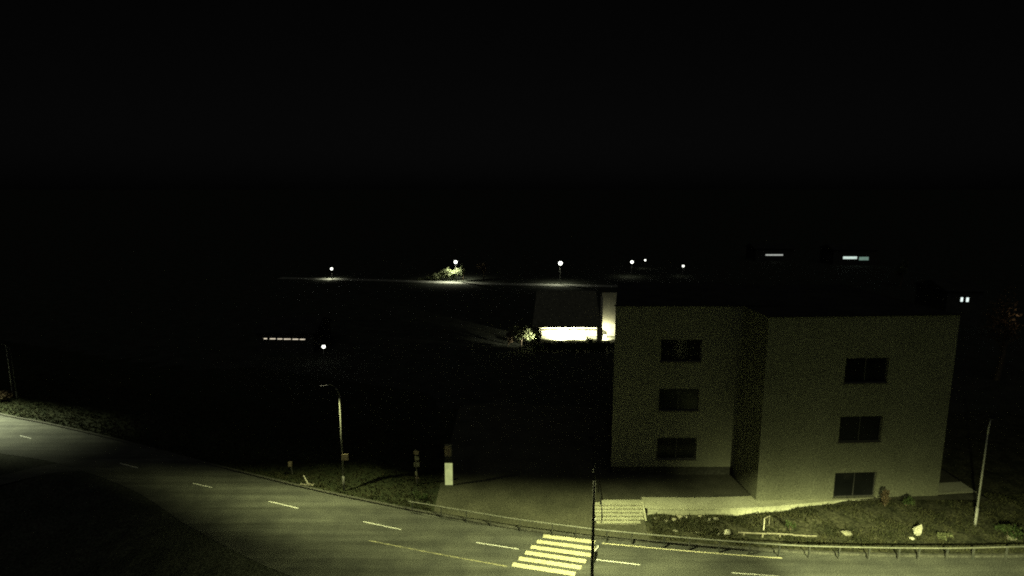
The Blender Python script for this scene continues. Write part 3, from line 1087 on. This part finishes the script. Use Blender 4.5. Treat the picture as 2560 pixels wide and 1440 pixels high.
# hedge shapes and trees near the far lamps
hp_ = G(1108, 703, 0)
t = thing('sloping_hedge', 'bright green hedge rising towards the globe lamp on the far road', 'hedge', hp_)
k = MB()
for px, top in ((1062, 697), (1078, 692), (1094, 684), (1110, 676), (1124, 671), (1136, 672)):
    p = D(px, 702, hp_.y + 1.8)
    zt = D(px, top, hp_.y + 1.8).z
    leaves(k, (p.x, p.y, zt * .5), 1.8, 1.0, zt * .6, 420, .24)
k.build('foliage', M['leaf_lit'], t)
k = MB()
for px in (1070, 1090, 1110, 1130):
    p = D(px, 702, hp_.y + 1.8)
    k.tube([(p.x, p.y, -.1), (p.x + .1, p.y, 1.6)], [.12, .05], 5)
k.build('stem', M['bark'], t)
tree('tree', G(1156, 704, 0) + Vector((0, 1.5, 0)), 4.2, .6, 300, .2, M['leaf_pale'], 'narrow upright tree right beside the globe lamp at the sloping hedge', 'trees near the far road')
tree('tree', G(1207, 704, 0) + Vector((0, 3, 0)), 4.6, 1.7, 420, .24, M['leaf_brown'], 'round dim tree between two globe lamps by the far road', 'trees near the far road')
tree('tree', G(2250, 716, 0), 6.0, 1.7, 420, .3, M['leaf_pale'], 'faint slender tree in the dark above the projecting wing', 'trees near the far road')
wt = D(2508, 815, 70)
tree('tree', Vector((wt.x, 70, -.05)), D(2508, 760, 70).z, 2.0, 700, .2, M['leaf_brown'], 'warm-lit tree top at the right edge', 'trees near the far road', .8)

# ------------------------------------------------------------------ lit house with porch
HY = 86.0
hx = lambda px: D(px, 850, HY).x
hz = lambda py: D(1440, py, HY).z
hs = thing('lit_house', 'house with a brightly lit open porch, just left of the recessed wing', 'house', (hx(1430), HY, 0))
k = MB()
k.box(((hx(1352) + hx(1570)) / 2, HY + 4.2, hz(816) / 2), (hx(1570) - hx(1352), .25, hz(816) + .4))
k.build('back_wall', M['house_wall'], hs)
zf = hz(856)
k = MB()
k.box(((hx(1352) + hx(1570)) / 2, HY + 2.0, zf - .1), (hx(1570) - hx(1352), 4.1, .2))
k.build('porch_floor', M['concrete'], hs)
k = MB()
e0, e1 = hz(817), hz(748)
x0, x1 = hx(1330), hx(1501)
k.v += [(x0, HY - .5, e0), (x1, HY - .5, e0), (x0 + .9, HY + 6, e1), (x1, HY + 6, e1), (x0, HY - .5, e0 + .2), (x1, HY - .5, e0 + .2), (x0 + .9, HY + 6, e1 + .2), (x1, HY + 6, e1 + .2)]
k.f += [(0, 2, 3, 1), (4, 5, 7, 6), (0, 1, 5, 4), (1, 3, 7, 5), (3, 2, 6, 7), (2, 0, 4, 6)]
k.build('roof', M['grey_stone'], hs)
for px in (1351, 1498):
    k = MB()
    w = .16 if px < 1400 else .75
    k.box((hx(px), HY - .1, (hz(819) + zf) / 2), (w, w, hz(819) - zf))
    k.build('porch_post', M['house_wall'], hs)
k = MB()
k.box(((hx(1352) + hx(1500)) / 2, HY - .12, hz(824)), (hx(1500) - hx(1352), .2, .16))
k.build('beam', M['house_wall'], hs)
k = MB()
k.box(((hx(1508) + hx(1570)) / 2, HY + 2.2, (hz(738) + hz(818)) / 2), (hx(1570) - hx(1508), .3, hz(738) - hz(818)))
k.build('gable_wall', M['house_wall'], hs)
k = MB()
k.box((hx(1503.5), HY + .6, (hz(743) + hz(820)) / 2), (.32, .32, hz(743) - hz(820)))
k.build('downpipe', M['plate_pale'], hs)
k = MB()
k.box((hx(1450), HY + 3.9, (hz(826) + hz(846)) / 2), (2.2, .1, hz(826) - hz(846)))
k.build('door', M['plate_pale'], hs)
for px, pw in ((1405, 5500), (1455, 2400), (1516, 1700)):
    t = thing('porch_lamp', {1405: 'left porch lamp under the roof of the lit house', 1455: 'right porch lamp under the roof of the lit house', 1516: 'lamp on the gable wall of the lit house'}[px], 'lamp', (hx(px), HY + 2.6, hz(822 if px < 1500 else 846)), 'lamps of the lit house')
    k = MB(); k.ball((hx(px), HY + (2.6 if px < 1500 else 1.8), hz(824 if px < 1500 else 848)), .22, 10, 6); k.build('globe', M['globe'], t)
    k = MB(); k.tube([(hx(px), HY + (2.6 if px < 1500 else 1.85), hz(823 if px < 1500 else 847)), (hx(px), HY + 2.6 - (.4 if px > 1500 else 0), hz(818 if px < 1500 else 844))], .05, 6); k.build('stem', M['dark_metal'], t)
    q_ = Vector((hx(px), HY + .9, hz(826 if px < 1500 else 846)))
    spot('porch_light', q_, (q_.x, HY + 3.6, hz(842) if px < 1500 else hz(835)), pw, (1.0, 1.0, .66), 135 if px < 1500 else 150, 1.0)
spot('tree_fill', (hx(1349), HY - 2.6, hz(838)), (hx(1300), HY - .2, hz(834)), 2600, (1, 1, .7), 62, 1.0)  # lamp without a fitting, added to brighten the trees left of the porch
# planting in front of the house
q = G(1400, 868, 0)
t = thing('front_hedge', 'dark low hedge in front of the lit porch', 'hedge', q)
k = MB()
for px in range(1345, 1530, 13):
    p = D(px, 864, HY - 3.2)
    leaves(k, (p.x, p.y, p.z * .5 + .2), .8, .8, p.z * .5 + .3, 260, .17)
k.build('foliage', M['leaf'], t)
k = MB()
for px in range(1350, 1530, 22):
    p = D(px, 864, HY - 3.2)
    k.tube([(p.x, p.y, -.1), (p.x, p.y, p.z * .6 + .2)], .05, 5)
k.build('stem', M['bark'], t)
p = D(1474, 864, HY - 2.4); p.z = 0
t = bush('conical_bush', Vector((p.x, p.y, 0)), .62, D(1474, 842, HY - 2.4).z, 420, .13, M['leaf'], 'dark pointed bush standing before the lit porch')
p = D(1302, 860, HY - .5)
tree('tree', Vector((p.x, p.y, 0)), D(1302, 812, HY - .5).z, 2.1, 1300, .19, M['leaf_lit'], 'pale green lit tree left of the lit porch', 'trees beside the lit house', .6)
p = D(1330, 860, HY + .8)
tree('tree', Vector((p.x, p.y, 0)), D(1330, 824, HY + .8).z, 1.5, 600, .17, M['leaf_pale'], 'darker green tree touching the porch post of the lit house', 'trees beside the lit house', .55)
p = D(1270, 860, HY - .5)
tree('tree', Vector((p.x, p.y, 0)), D(1270, 828, HY - .5).z, 1.0, 360, .15, M['leaf_brown'], 'small brownish tree at the outer left end of the trees beside the lit house', 'trees beside the lit house', .55)

# ------------------------------------------------------------------ distant buildings
def far_building(label, px0, px1, py_top, y, wins, depth=8.0, name='far_building', roof_over=.4):
    a, b = D(px0, py_top, y), D(px1, py_top, y)
    t = thing(name, label, 'building', ((a.x + b.x) / 2, y, -.06))
    H_ = a.z + .06
    o_ = Vector((a.x, y, -.06))
    hl = []
    for x0, x1, y0, y1, m in wins:
        p, q = D(x0, y0, y), D(x1, y1, y)
        hl.append((p.x - a.x, q.x - a.x, q.z + .06, p.z + .06))
    w_ = MB()
    pt = wall_panel(o_, ux, b.x - a.x, H_, hl, .2, w_)
    w_.face([(a.x, y, -.06), (a.x, y, a.z), (a.x, y + depth, a.z), (a.x, y + depth, -.06)])
    w_.face([(b.x, y, -.06), (b.x, y + depth, -.06), (b.x, y + depth, a.z), (b.x, y, a.z)])
    w_.build('wall', M['far_wall'], t)
    r_ = MB()
    yo = roof_over
    zt, mid = a.z, y + depth / 2
    rz = depth * .18
    A = [(a.x - yo, y - yo, zt), (b.x + yo, y - yo, zt), (b.x + yo, mid, zt + rz), (a.x - yo, mid, zt + rz), (b.x + yo, y + depth + yo, zt), (a.x - yo, y + depth + yo, zt)]
    r_.face([A[0], A[1], A[2], A[3]]); r_.face([A[3], A[2], A[4], A[5]]); r_.face([A[0], A[3], A[5]]); r_.face([A[1], A[4], A[2]]); r_.face([A[0], A[5], A[4], A[1]])
    r_.build('roof', M['roof'], t)
    for (h0, h1, v0, v1), wq in zip(hl, wins):
        f_ = MB()
        for (c0_, c1_, d0_, d1_) in ((h0, h1, v0, v0 + .04), (h0, h1, v1 - .04, v1), (h0, h0 + .04, v0 + .04, v1 - .04), (h1 - .04, h1, v0 + .04, v1 - .04)):
            f_.face([pt(c0_, d0_, .1), pt(c1_, d0_, .1), pt(c1_, d1_, .1), pt(c0_, d1_, .1)])
        fo = f_.build('window', M['frame'], t)
        g_ = MB()
        g_.face([pt(h0, v0, .14), pt(h1, v0, .14), pt(h1, v1, .14), pt(h0, v1, .14)])
        g_.build('pane', M[wq[4]], fo)
    return t


W = []
for i, (x0, x1) in enumerate(((658, 668), (673, 689), (692, 706), (708, 727), (730, 746), (748, 763))):
    W.append((x0, x1, 845.2 + i * .35, 849 + i * .35, 'warm_win'))
far_building('dark long building with a row of six warm lit windows', 640, 782, 832, 82, W)
far_building('dark distant building with a single thin lit strip window', 1890, 1985, 622, 190, [(1914, 1958, 635.5, 639.5, 'strip_win')])
far_building('dark distant building with one bright and one dim greenish strip window', 2085, 2195, 625, 180, [(2108, 2143, 641, 648, 'cold_win'), (2148, 2172, 642, 651, 'cold_dim')])
far_building('dark building with two small bright upright windows', 2370, 2460, 728, 100, [(2402, 2408.5, 743, 755, 'pair_win'), (2416, 2423, 743.5, 755.5, 'pair_win')])
point('garden_light', (wt.x + .2, 68.2, D(2500, 790, 68.2).z), 9, (1, .75, .45), .1)
